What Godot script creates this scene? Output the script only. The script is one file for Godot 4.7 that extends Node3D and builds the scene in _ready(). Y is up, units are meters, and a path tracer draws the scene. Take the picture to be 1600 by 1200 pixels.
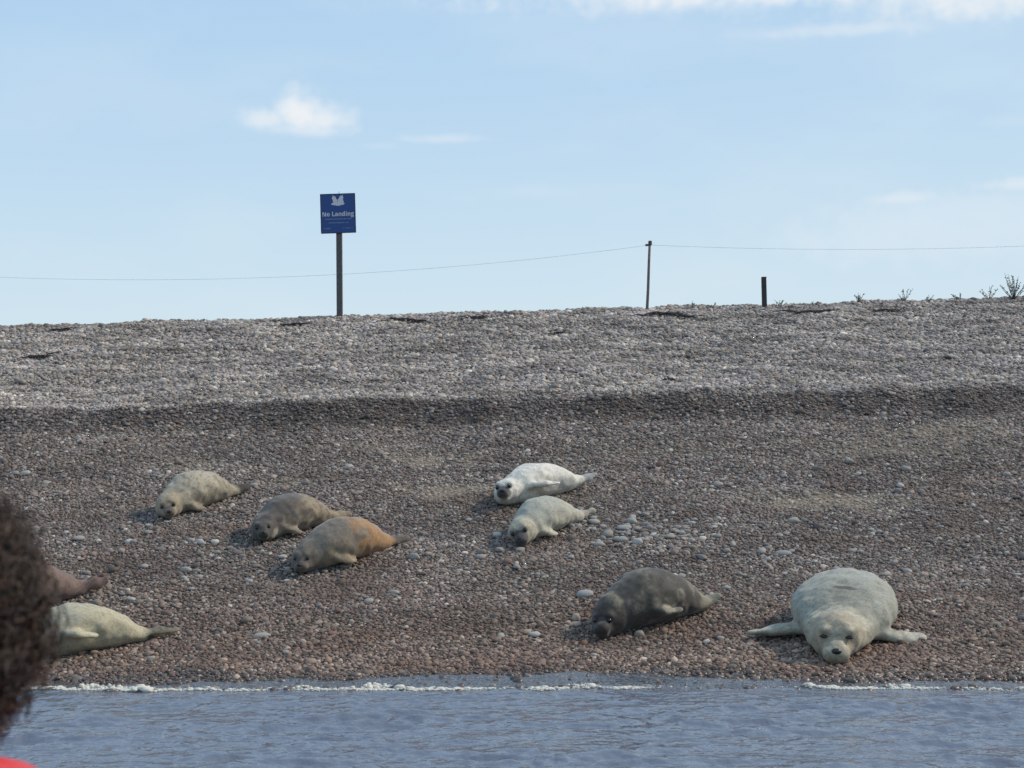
extends Node3D
# A shingle bank seen from a boat: grey seals and pups hauled out above the water, a blue sign on the crest.

var rng := RandomNumberGenerator.new()
var relief := FastNoiseLite.new()
var patchy := FastNoiseLite.new()
var fine := FastNoiseLite.new()
var profile := PackedFloat32Array()
const PSTEP := 0.05
var beach: Node3D
var used := {}

# ---------------------------------------------------------------- helpers
func numbered(called: String) -> String:
	var n: int = used.get(called, -1) + 1
	used[called] = n
	return called if n == 0 else "%s_%03d" % [called, n]

func tag(o: Node, label := "", category := "", group := "", kind := "") -> void:
	if label: o.set_meta("label", label)
	if category: o.set_meta("category", category)
	if group: o.set_meta("group", group)
	if kind: o.set_meta("kind", kind)

func thing(called: String, label: String, category: String, at := Vector3.ZERO, group := "") -> Node3D:
	var o := Node3D.new()
	o.name = numbered(called)
	add_child(o)
	o.position = at
	tag(o, label, category, group)
	return o

func part(called: String, m: Mesh, mat: Material, parent: Node = self, xf := Transform3D()) -> MeshInstance3D:
	var o := MeshInstance3D.new()
	o.mesh = m
	o.material_override = mat
	o.name = numbered(called) if parent == self else called
	parent.add_child(o, true)
	o.transform = xf
	return o

func lin(r: float, g: float, b: float) -> Color:
	return Color(r, g, b).linear_to_srgb()

func mat(c: Color, rough := 0.8, spec := 0.5) -> StandardMaterial3D:
	var m := StandardMaterial3D.new()
	m.albedo_color = c
	m.roughness = rough
	m.metallic_specular = spec
	return m

func noise_tex(freq: float, kind: int, size := 256, octaves := 4, ramp: Gradient = null, normal := false, sd := 3) -> NoiseTexture2D:
	var n := FastNoiseLite.new()
	n.seed = sd
	n.noise_type = kind
	n.frequency = freq
	n.fractal_octaves = octaves
	if kind == FastNoiseLite.TYPE_CELLULAR:
		n.fractal_type = FastNoiseLite.FRACTAL_NONE
		n.cellular_return_type = FastNoiseLite.RETURN_DISTANCE
	var t := NoiseTexture2D.new()
	t.width = size
	t.height = size
	t.seamless = true
	t.noise = n
	t.as_normal_map = normal
	if ramp: t.color_ramp = ramp
	return t

func ramp(a: Color, b: Color) -> Gradient:
	var g := Gradient.new()
	g.set_color(0, a)
	g.set_color(1, b)
	return g

func mesh_of(v: PackedVector3Array, n: PackedVector3Array, ix: PackedInt32Array, c := PackedColorArray()) -> ArrayMesh:
	var a := []
	a.resize(Mesh.ARRAY_MAX)
	a[Mesh.ARRAY_VERTEX] = v
	a[Mesh.ARRAY_NORMAL] = n
	a[Mesh.ARRAY_INDEX] = ix
	if c.size(): a[Mesh.ARRAY_COLOR] = c
	var m := ArrayMesh.new()
	m.add_surface_from_arrays(Mesh.PRIMITIVE_TRIANGLES, a)
	return m

# a tube along points with a radius at each, closed at both ends
func tube(st: SurfaceTool, pts: PackedVector3Array, rad: PackedFloat32Array, sides := 6) -> void:
	var rings := []
	var side := Vector3.RIGHT
	for i in pts.size():
		var d := (pts[mini(i + 1, pts.size() - 1)] - pts[maxi(i - 1, 0)]).normalized()
		if absf(d.dot(side)) > 0.9: side = Vector3.UP if absf(d.y) < 0.9 else Vector3.BACK
		var a := (side - d * d.dot(side)).normalized()
		side = a
		var b := d.cross(a)
		var r := PackedVector3Array()
		for k in sides:
			var t := TAU * k / sides
			r.append(pts[i] + (a * cos(t) + b * sin(t)) * rad[i])
		rings.append(r)
	for i in pts.size() - 1:
		for k in sides:
			var l := (k + 1) % sides
			for q in [rings[i][k], rings[i + 1][k], rings[i][l], rings[i][l], rings[i + 1][k], rings[i + 1][l]]:
				st.add_vertex(q)
	for e in [[rings[0], false], [rings[-1], true]]:
		var r: PackedVector3Array = e[0]
		for k in range(1, sides - 1):
			st.add_vertex(r[0]); st.add_vertex(r[k + 1] if e[1] else r[k]); st.add_vertex(r[k] if e[1] else r[k + 1])

func begin(smooth := true) -> SurfaceTool:
	var st := SurfaceTool.new()
	st.begin(Mesh.PRIMITIVE_TRIANGLES)
	st.set_smooth_group(0 if smooth else -1)
	return st

func done(st: SurfaceTool) -> ArrayMesh:
	st.index()
	st.generate_normals()
	return st.commit()

# a box with chamfered edges, centred
func bevel_box(size: Vector3, b: float) -> ArrayMesh:
	var st := begin(false)
	var h := size / 2
	var corners := func(ax: int, s: float) -> PackedVector3Array:
		var u := (ax + 1) % 3
		var w := (ax + 2) % 3
		var out := PackedVector3Array()
		for k in [[-1, -1], [1, -1], [1, 1], [-1, 1]]:
			var p := Vector3.ZERO
			p[ax] = s * h[ax]
			p[u] = k[0] * (h[u] - b)
			p[w] = k[1] * (h[w] - b)
			out.append(p)
		return out
	var quad := func(a: Vector3, bb: Vector3, c: Vector3, d: Vector3) -> void:
		var n := (bb - a).cross(c - a)
		var o := [a, bb, c, a, c, d] if n.dot(a + bb + c + d) < 0 else [a, c, bb, a, d, c]
		for q in o: st.add_vertex(q)
	for ax in 3:
		for s in [-1.0, 1.0]:
			var f: PackedVector3Array = corners.call(ax, s)
			quad.call(f[0], f[1], f[2], f[3])
	for ax in 3:
		var u := (ax + 1) % 3
		var w := (ax + 2) % 3
		for su in [-1.0, 1.0]:
			for sw in [-1.0, 1.0]:
				var e := []
				for s in [-1.0, 1.0]:
					var p := Vector3.ZERO
					p[ax] = s * (h[ax] - b); p[u] = su * h[u]; p[w] = sw * (h[w] - b)
					var q := p
					q[u] = su * (h[u] - b); q[w] = sw * h[w]
					e.append(p); e.append(q)
				quad.call(e[0], e[1], e[3], e[2])
	for sx in [-1.0, 1.0]:
		for sy in [-1.0, 1.0]:
			for sz in [-1.0, 1.0]:
				var a := Vector3(sx * h.x, sy * (h.y - b), sz * (h.z - b))
				var c := Vector3(sx * (h.x - b), sy * h.y, sz * (h.z - b))
				var d := Vector3(sx * (h.x - b), sy * (h.y - b), sz * h.z)
				var n := (c - a).cross(d - a)
				for q in ([a, c, d] if n.dot(a) < 0 else [a, d, c]): st.add_vertex(q)
	return done(st)

# ---------------------------------------------------------------- the bank's height
func make_profile() -> void:
	var pts := [Vector2(0, -1.3), Vector2(6, -0.75), Vector2(9, -0.34), Vector2(10.6, -0.12), Vector2(11.5, 0), Vector2(12.2, .095), Vector2(12.8, .19), Vector2(14.5, .56), Vector2(16.5, 1.11), Vector2(18.5, 1.70), Vector2(19.95, 2.13),
		Vector2(20.45, 2.46), Vector2(21.5, 2.68), Vector2(24, 3.34), Vector2(26, 3.90), Vector2(27, 4.17), Vector2(27.6, 4.25), Vector2(28.5, 4.22), Vector2(32, 3.6), Vector2(45, 1.5), Vector2(60, -1.0), Vector2(400, -8)]
	var raw := PackedFloat32Array()
	var k := 0
	for i in 1600:
		var d := i * PSTEP
		while k < pts.size() - 2 and d > pts[k + 1].x: k += 1
		raw.append(lerpf(pts[k].y, pts[k + 1].y, (d - pts[k].x) / (pts[k + 1].x - pts[k].x)))
	for i in raw.size():
		var r := 2 if absf(i * PSTEP - 20.2) < 0.7 else 8
		var s := 0.0
		for j in range(-r, r + 1): s += raw[clampi(i + j, 0, raw.size() - 1)]
		profile.append(s / (2 * r + 1))

func shore_d(x: float, z: float) -> float:
	var d := -z
	var near := 1.0 - smoothstep(12.0, 15.0, d)
	var xx := clampf(x, -30, 30)
	return d - lerpf(0.03, -0.085, near) * xx - 0.05 * sin(x * 1.1 + 0.6) * near

func bank_d(x: float, d: float) -> float:
	return d + (0.2 * relief.get_noise_2d(x * 0.55, 40.0) + 0.07 * relief.get_noise_2d(x * 2.0, 80.0)) * smoothstep(18.0, 19.5, d) * (1.0 - smoothstep(21.5, 24.0, d))

func ground(x: float, z: float) -> float:
	var d := shore_d(x, z)
	var top := smoothstep(19.0, 21.0, d)
	d = bank_d(x, d)
	var i := clampi(int(d / PSTEP), 0, profile.size() - 2)
	var y := lerpf(profile[i], profile[i + 1], clampf(d / PSTEP - i, 0, 1))
	y += 0.02 * clampf(x, -30, 30) * clampf((d - 14.0) / 12.0, 0, 1)
	return y + relief.get_noise_2d(x, z) * lerpf(0.035, 0.06, top) * smoothstep(11.6, 13.5, d) + relief.get_noise_2d(x * 4.0, z * 4.0 + 99.0) * lerpf(0.008, 0.022, top)

func ground_normal(x: float, z: float, e := 0.3) -> Vector3:
	return Vector3(ground(x - e, z) - ground(x + e, z), 2 * e, ground(x, z - e) - ground(x, z + e)).normalized()

func spread(from: float, to: float, fine_from: float, fine_to: float, step: float, grow: float) -> PackedFloat32Array:
	var out := PackedFloat32Array()
	var s := step
	var v := fine_from
	var low := []
	while v > from:
		s *= grow
		v = maxf(from, v - s)
		low.append(v)
	low.reverse()
	for q in low: out.append(q)
	v = fine_from
	while v < fine_to - 1e-4:
		out.append(v)
		v += step
	s = step
	out.append(fine_to)
	v = fine_to
	while v < to:
		s *= grow
		v = minf(to, v + s)
		out.append(v)
	return out

func sheet(xs: PackedFloat32Array, zs: PackedFloat32Array, height: Callable, tint = null) -> ArrayMesh:
	var v := PackedVector3Array()
	var c := PackedColorArray()
	var nx := xs.size()
	var nz := zs.size()
	for z in zs:
		for x in xs:
			v.append(Vector3(x, height.call(x, z), z))
			if tint != null: c.append(tint.call(x, z))
	var n := PackedVector3Array()
	n.resize(v.size())
	for j in nz:
		for i in nx:
			var a := v[j * nx + maxi(i - 1, 0)]
			var b := v[j * nx + mini(i + 1, nx - 1)]
			var e := v[maxi(j - 1, 0) * nx + i]
			var f := v[mini(j + 1, nz - 1) * nx + i]
			n[j * nx + i] = (f - e).cross(b - a).normalized()
	var ix := PackedInt32Array()
	for j in nz - 1:
		for i in nx - 1:
			var p := j * nx + i
			for q in [p, p + 1, p + nx, p + 1, p + nx + 1, p + nx]: ix.append(q)
	return mesh_of(v, n, ix, c)

# ---------------------------------------------------------------- bodies: a field of distances and its surface net
class Field:
	var step := 0.01
	var length := 0.0
	var cy := PackedFloat32Array()
	var cz := PackedFloat32Array()
	var hw := PackedFloat32Array()
	var hh := PackedFloat32Array()
	var inv: Array[Transform3D] = []
	var kind := PackedInt32Array()
	var par: Array[Vector3] = []
	var soft := PackedFloat32Array()
	var mid: Array[Vector3] = []
	var reach := PackedFloat32Array()
	var ripple: FastNoiseLite
	var rip := 0.0
	var folds: Array = []

	# stations: Vector4(x, centre height, half width, half height), with a sideways offset by a callable
	func loft(stations: Array, sway: Callable) -> void:
		length = stations[-1].x
		var k := 0
		var n := int(length / step) + 1
		for i in n:
			var x := minf(i * step, length)
			while k < stations.size() - 2 and x > stations[k + 1].x: k += 1
			var a: Vector4 = stations[maxi(k - 1, 0)]
			var b: Vector4 = stations[k]
			var c: Vector4 = stations[k + 1]
			var d: Vector4 = stations[mini(k + 2, stations.size() - 1)]
			var t := (x - b.x) / (c.x - b.x)
			var m1 := (c - a) / (c.x - a.x) * (c.x - b.x)
			var m2 := (d - b) / (d.x - b.x) * (c.x - b.x)
			var t2 := t * t
			var t3 := t2 * t
			var p := b * (2 * t3 - 3 * t2 + 1) + m1 * (t3 - 2 * t2 + t) + c * (3 * t2 - 2 * t3) + m2 * (t3 - t2)
			cy.append(p.y)
			cz.append(sway.call(x))
			hw.append(p.z)
			hh.append(p.w)

	func ball(xf: Transform3D, r: Vector3, k: float) -> void:
		inv.append(xf.affine_inverse()); kind.append(0); par.append(r); soft.append(k)
		mid.append(xf.origin); reach.append(maxf(r.x, maxf(r.y, r.z)))

	# a tapered limb from a to b, flattened along the direction flat
	func limb(a: Vector3, b: Vector3, ra: float, rb: float, k: float, flat := Vector3.UP, squash := 1.0) -> void:
		var x := (b - a).normalized()
		var y := (flat - x * x.dot(flat))
		y = y.normalized() if y.length() > 0.01 else x.cross(Vector3.RIGHT if absf(x.x) < 0.8 else Vector3.BACK).normalized()
		var xf := Transform3D(Basis(x, y, x.cross(y)), a)
		inv.append(xf.affine_inverse()); kind.append(1 + int(squash * 1000)); par.append(Vector3(a.distance_to(b), ra, rb)); soft.append(k)
		mid.append((a + b) / 2); reach.append(a.distance_to(b) / 2 + maxf(ra, rb))

	func dist(p: Vector3) -> float:
		var d := 1e3
		if length > 0.0:
			var f := p.x / step
			var i := clampi(int(f), 0, cy.size() - 2)
			var t := clampf(f - i, 0.0, 1.0)
			var dy := p.y - lerpf(cy[i], cy[i + 1], t)
			var dz := p.z - lerpf(cz[i], cz[i + 1], t)
			var w := lerpf(hw[i], hw[i + 1], t)
			var h := lerpf(hh[i], hh[i + 1], t)
			var q := sqrt(dy * dy / (h * h) + dz * dz / (w * w))
			if q < 0.05: d = -minf(w, h) * 0.95
			else: d = (q - 1.0) * q / sqrt(dy * dy / (h * h * h * h) + dz * dz / (w * w * w * w))
			var ex := maxf(-p.x, p.x - length)
			if ex > 0.0: d = sqrt(maxf(d, 0.0) ** 2 + ex * ex)
			for fo in folds:
				var s = p.x - fo.x - fo.z * dz
				if absf(s) < 0.03 and p.y > cy[i] - 0.05: d += fo.y * (1.0 - absf(s) / 0.03) * clampf(dz * 6.0 + .25, 0.0, 1.0)
		for j in kind.size():
			var away := p.distance_to(mid[j]) - reach[j]
			if away > d + soft[j] + 0.02: continue
			var l := inv[j] * p
			var e := 0.0
			if kind[j] == 0:
				var r := par[j]
				var a := (l / r).length()
				e = -minf(r.x, minf(r.y, r.z)) if a < 0.05 else a * (a - 1.0) / (l / (r * r)).length()
			else:
				var sq := (kind[j] - 1) / 1000.0
				var c := par[j]
				var t := clampf(l.x / c.x, 0.0, 1.0)
				var ax := l.x - t * c.x
				e = (sqrt(ax * ax + l.y * l.y / (sq * sq) + l.z * l.z) - lerpf(c.y, c.z, t)) * (0.4 + 0.6 * sq)
			var k := soft[j]
			var hmix := maxf(k - absf(d - e), 0.0) / maxf(k, 1e-5)
			d = minf(d, e) - hmix * hmix * k * 0.25
		if rip > 0.0 and absf(d) < 0.05: d += rip * ripple.get_noise_3dv(p)
		return d

	func net(lo: Vector3, hi: Vector3, cell: float, paint = null) -> ArrayMesh:
		var B := 4
		var bx := int(ceil((hi.x - lo.x) / cell / B))
		var by := int(ceil((hi.y - lo.y) / cell / B))
		var bz := int(ceil((hi.z - lo.z) / cell / B))
		var nx := bx * B
		var ny := by * B
		var nz := bz * B
		var val := PackedFloat32Array()
		val.resize(nx * ny * nz)
		val.fill(1.0)
		var far := cell * B * 2.0
		var active := PackedInt32Array()
		for kz in bz:
			for ky in by:
				for kx in bx:
					var c := lo + Vector3(kx + 0.5, ky + 0.5, kz + 0.5) * B * cell
					var dc := dist(c)
					if dc > far: continue
					var inside := dc < -far
					if not inside:
						active.append(kx); active.append(ky); active.append(kz)
					for z in range(kz * B, kz * B + B):
						for y in range(ky * B, ky * B + B):
							var row := (z * ny + y) * nx
							for x in range(kx * B, kx * B + B):
								val[row + x] = -1.0 if inside else dist(lo + Vector3(x, y, z) * cell)
		var id := PackedInt32Array()
		id.resize(val.size())
		id.fill(-1)
		var v := PackedVector3Array()
		var cells := PackedInt32Array()
		var sxy := nx * ny
		var off := [0, 1, nx, nx + 1, sxy, sxy + 1, sxy + nx, sxy + nx + 1]
		var edges := [[0, 1], [2, 3], [4, 5], [6, 7], [0, 2], [1, 3], [4, 6], [5, 7], [0, 4], [1, 5], [2, 6], [3, 7]]
		var cor := []
		for q in 8: cor.append(Vector3(q & 1, (q >> 1) & 1, (q >> 2) & 1))
		for a in range(0, active.size(), 3):
			for z in range(active[a + 2] * B, mini(active[a + 2] * B + B, nz - 1)):
				for y in range(active[a + 1] * B, mini(active[a + 1] * B + B, ny - 1)):
					for x in range(active[a] * B, mini(active[a] * B + B, nx - 1)):
						var o := z * sxy + y * nx + x
						var s := 0
						for q in 8:
							if val[o + off[q]] < 0.0: s += 1
						if s == 0 or s == 8: continue
						var sum := Vector3.ZERO
						var m := 0
						for e in edges:
							var v0 := val[o + off[e[0]]]
							var v1 := val[o + off[e[1]]]
							if (v0 < 0.0) != (v1 < 0.0):
								sum += cor[e[0]].lerp(cor[e[1]], v0 / (v0 - v1))
								m += 1
						id[o] = v.size()
						v.append(lo + (Vector3(x, y, z) + sum / m) * cell)
						cells.append(o)
		var ix := PackedInt32Array()
		for o in cells:
			var x := o % nx
			var y := (o / nx) % ny
			var z := o / sxy
			var inside: bool = val[o] < 0.0
			if y > 0 and z > 0 and (val[o + 1] < 0.0) != inside: quad(ix, id[o], id[o - nx], id[o - nx - sxy], id[o - sxy], inside)
			if x > 0 and z > 0 and (val[o + nx] < 0.0) != inside: quad(ix, id[o], id[o - sxy], id[o - sxy - 1], id[o - 1], inside)
			if x > 0 and y > 0 and (val[o + sxy] < 0.0) != inside: quad(ix, id[o], id[o - 1], id[o - 1 - nx], id[o - nx], inside)
		var n := PackedVector3Array()
		n.resize(v.size())
		for t in range(0, ix.size(), 3):
			var f := (v[ix[t + 2]] - v[ix[t]]).cross(v[ix[t + 1]] - v[ix[t]])
			n[ix[t]] += f; n[ix[t + 1]] += f; n[ix[t + 2]] += f
		var col := PackedColorArray()
		for i in v.size():
			n[i] = n[i].normalized()
			if paint != null: col.append(paint.call(v[i], n[i]))
		var arr := []
		arr.resize(Mesh.ARRAY_MAX)
		arr[Mesh.ARRAY_VERTEX] = v
		arr[Mesh.ARRAY_NORMAL] = n
		arr[Mesh.ARRAY_INDEX] = ix
		if col.size(): arr[Mesh.ARRAY_COLOR] = col
		var am := ArrayMesh.new()
		am.add_surface_from_arrays(Mesh.PRIMITIVE_TRIANGLES, arr)
		return am

	func quad(ix: PackedInt32Array, a: int, b: int, c: int, d: int, flip: bool) -> void:
		if a < 0 or b < 0 or c < 0 or d < 0: return
		if flip: ix.append_array(PackedInt32Array([a, c, b, a, d, c]))
		else: ix.append_array(PackedInt32Array([a, b, c, a, c, d]))

# ---------------------------------------------------------------- the seals
var fur: StandardMaterial3D
var eye_mat: StandardMaterial3D
var nose_mat: StandardMaterial3D
var ball_mesh: SphereMesh

# In its own axes a seal lies along x, nose to +x, tail root at 0, and rests on y = 0.
# head_at and tail_at are points on the beach (x, z); the rest describes shape and coat.
func seal(label: String, group: String, head_at: Vector2, tail_at: Vector2, s: Dictionary) -> Node3D:
	var k: float = s.get("size", 1.0)
	var fat: float = s.get("fat", 1.0)
	var hs: float = s.get("head", 1.0) * k
	var adult: bool = s.get("adult", false)
	var f := Field.new()
	f.ripple = FastNoiseLite.new()
	f.ripple.seed = s.seed
	f.ripple.frequency = 5.0
	f.ripple.fractal_octaves = 2
	f.rip = 0.016
	var st := []
	var base := [Vector4(0, .085, .055, .055), Vector4(.07, .105, .09, .085), Vector4(.18, .15, .15, .138), Vector4(.34, .195, .205, .185), Vector4(.52, .22, .232, .212), Vector4(.68, .218, .228, .21), Vector4(.82, .19, .196, .184), Vector4(.93, .165, .16, .155), Vector4(1.0, .155, .138, .134), Vector4(1.06, .15, .105, .1), Vector4(1.1, .15, .07, .066)]
	if adult: base = [Vector4(0, .1, .09, .06), Vector4(.2, .13, .17, .11), Vector4(.5, .195, .32, .19), Vector4(.85, .235, .405, .238), Vector4(1.12, .228, .44, .232), Vector4(1.36, .205, .405, .21), Vector4(1.55, .18, .315, .182), Vector4(1.7, .165, .262, .168), Vector4(1.8, .16, .22, .155), Vector4(1.88, .155, .15, .11)]
	for q in base:
		st.append(Vector4(q.x * k, q.y * k * fat, q.z * k * fat, q.w * k * fat))
	var length: float = st[-1].x
	var bend: float = s.get("bend", 0.0)
	var sway := func(x: float) -> float: return bend * k * ((x / length - 0.5) ** 2 * 4.0 - 0.4)
	f.loft(st, sway)
	var nx := length - (.11 if adult else .10) * k
	var hx := Transform3D(Basis.from_euler(Vector3(deg_to_rad(s.get("tilt", 0.0)), deg_to_rad(s.get("yaw", 0.0)), deg_to_rad((s.get("nod", -6.0) + 9.0))), EULER_ORDER_YZX), Vector3(nx, s.get("lift", .15) * k, sway.call(length)))
	hx = hx * Transform3D(Basis(), Vector3(0.035 * hs, 0, 0))
	# skull, cheeks, muzzle, brows
	f.ball(hx * Transform3D(Basis(), Vector3(0, 0, 0) * hs), Vector3(.118, .108, .112) * hs, .06)
	f.ball(hx * Transform3D(Basis(), Vector3(.112, -.03, 0) * hs), Vector3(.075, .056, .06) * hs, .05)
	f.ball(hx * Transform3D(Basis(), Vector3(.15, -.036, .026) * hs), Vector3(.036, .034, .034) * hs, .02)
	f.ball(hx * Transform3D(Basis(), Vector3(.15, -.036, -.026) * hs), Vector3(.036, .034, .034) * hs, .02)
	f.ball(hx * Transform3D(Basis(), Vector3(.11, -.068, 0) * hs), Vector3(.055, .024, .035) * hs, .02)
	for side in [-1.0, 1.0]:
		f.ball(hx * Transform3D(Basis(), Vector3(.07, .058, .048 * side) * hs), Vector3(.03, .018, .026) * hs, .03)
	# fore flippers: shoulder, elbow, tip for each side
	var flips: Array = s.get("flips", [[Vector3(.77, .10, -.14), Vector3(.69, .05, -.185), Vector3(.61, .03, -.185)], [Vector3(.77, .09, .14), Vector3(.68, .04, .185), Vector3(.60, .03, .185)]])
	var tips := []
	for q in flips:
		var a: Vector3 = q[0] * k
		var b: Vector3 = q[1] * k
		var c: Vector3 = q[2] * k
		var big := 1.45 if adult else 1.0
		f.limb(a, b, .06 * k * big, .05 * k * big, .05, Vector3.UP, .6)
		f.limb(b, c, .05 * k * big, .034 * k * big, .03, Vector3.UP + Vector3(0, 0, signf(c.z) * .8), .42)
		tips.append([b, c])
	# hind flippers
	var drop: float = s.get("tail_lift", 0.0)
	var tl: float = s.get("tail_long", .8)
	for side in [-1.0, 1.0]:
		var a := Vector3(.03, .085, .028 * side) * k + Vector3(0, 0, sway.call(0.0))
		var b := Vector3(-.10 * tl, .075 + drop * .5, .045 * side + s.get("tail_turn", 0.0) * .5) * k + Vector3(0, 0, sway.call(0.0))
		var c := Vector3(-.21 * tl, .07 + drop, (.085 * side * s.get("tail_fan", 1.0)) + s.get("tail_turn", 0.0)) * k + Vector3(0, 0, sway.call(0.0))
		f.limb(a, b, .045 * k, .036 * k, .04, Vector3(0, .5, side), .6)
		f.limb(b, c, .04 * k, .036 * k, .03, Vector3(0, .6, side), .4)
	f.folds = s.get("folds", [])
	var coat: Callable = s.coat
	var blotch := FastNoiseLite.new()
	blotch.seed = s.seed + 7
	blotch.frequency = 5.0
	blotch.fractal_octaves = 3
	var hinv := hx.affine_inverse()
	var paint := func(p: Vector3, n: Vector3) -> Color:
		var i := clampi(int(p.x / f.step), 0, f.cy.size() - 1)
		var u := p.x / length
		var vv := (p.y - f.cy[i]) / f.hh[i]
		var flip := 0.0
		for t in tips:
			var pq := Geometry3D.get_closest_point_to_segment(p, t[0].lerp(t[1], 0.25), t[1])
			flip = maxf(flip, 1.0 - smoothstep(.05 * k, .075 * k, p.distance_to(pq)))
		return coat.call(u, vv, (p.z - f.cz[i]) / f.hw[i], (hinv * p) / hs, flip, blotch, p)
	var lo := Vector3(-.34 * k, -.05, -.5 * k * fat)
	var hi := Vector3(length + .3 * hs, .6 * k * fat, .5 * k * fat)
	if adult:
		lo.z = -.98 * k
		hi.z = .98 * k
	var m := f.net(lo, hi, s.get("cell", 0.0105), paint)
	# place it on the slope
	var a3 := Vector3(head_at.x, ground(head_at.x, head_at.y), head_at.y)
	var b3 := Vector3(tail_at.x, ground(tail_at.x, tail_at.y), tail_at.y)
	var mid := (a3 + b3) / 2
	var fx := (a3 - b3).normalized()
	var up := ground_normal(mid.x, mid.z)
	up = (up - fx * fx.dot(up)).normalized()
	var root := thing("seal", label, "seal", Vector3.ZERO, group)
	root.transform = Transform3D(Basis(fx, up, fx.cross(up)), mid) * Transform3D(Basis(), Vector3(-(length + .2 * hs - .25 * k) / 2, -.025, 0))
	var turn := Transform3D(Basis(Vector3.RIGHT, deg_to_rad(s.get("roll", 0.0))), Vector3(0, .2 * k * fat, 0)) * Transform3D(Basis(), Vector3(0, -.2 * k * fat, 0))
	root.transform = root.transform * turn
	part("body", m, fur, root)
	for side in [-1.0, 1.0]:
		var e: Vector3 = s.get("eye_size", Vector3(.017, .017, .017)) * hs
		part("eye", ball_mesh, eye_mat, root, hx * Transform3D(Basis().scaled(e * 2), Vector3(.102, .03, .056 * side) * hs))
	part("nose", ball_mesh, nose_mat, root, hx * Transform3D(Basis().scaled(Vector3(.03, .028, .046) * hs), Vector3(.177, -.012, 0) * hs))
	return root

func mixc(a: Color, b: Color, t: float) -> Color:
	return a.lerp(b, clampf(t, 0, 1))

# a coat from tones: back, belly, rear, head, muzzle, flipper, spot and how strong the spots are
func coat(t: Dictionary) -> Callable:
	return func(u: float, v: float, w: float, q: Vector3, flip: float, nz: FastNoiseLite, p: Vector3) -> Color:
		var n1 := nz.get_noise_3dv(p)
		var n2 := nz.get_noise_3dv(p * 2.7 + Vector3(9, 4, 2))
		var n3 := nz.get_noise_3dv(p * 9.0)
		var c := mixc(t.belly, t.back, smoothstep(t.get("line", -.1) - .35, t.get("line", -.1) + .35, v + n1 * .9))
		c = mixc(c, t.rear, 1.0 - smoothstep(t.get("rear_at", .3) - .1, t.get("rear_at", .3) + .1, u + n1 * .2))
		c = mixc(c, t.spot, smoothstep(.04, .26, n2) * t.get("spots", .4))
		c = mixc(c, t.spot, smoothstep(.1, .4, n3) * t.get("spots", .4) * .6)
		var r := (q - Vector3(.02, 0, 0)).length()
		c = mixc(c, t.head, 1.0 - smoothstep(.11, .2, r + n1 * .06))
		c = mixc(c, t.muzzle, (1.0 - smoothstep(t.get("mask", .07), t.get("mask", .07) + .035, q.distance_to(Vector3(.14, -.02, 0)))) * t.get("mask_on", 1.0))
		# dark round the eyes
		for side in [-1.0, 1.0]:
			c = mixc(c, t.muzzle, (1.0 - smoothstep(.018, .036, q.distance_to(Vector3(.1, .03, .056 * side)))) * .8)
		c = mixc(c, t.flipper, flip)
		c = mixc(c, t.get("tail", t.flipper), 1.0 - smoothstep(-.06, .02, u))
		if t.has("extra"): c = t.extra.call(c, u, v, w, q, n1, p)
		return c * (1.0 + .5 * n3 + .35 * n2)

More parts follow.
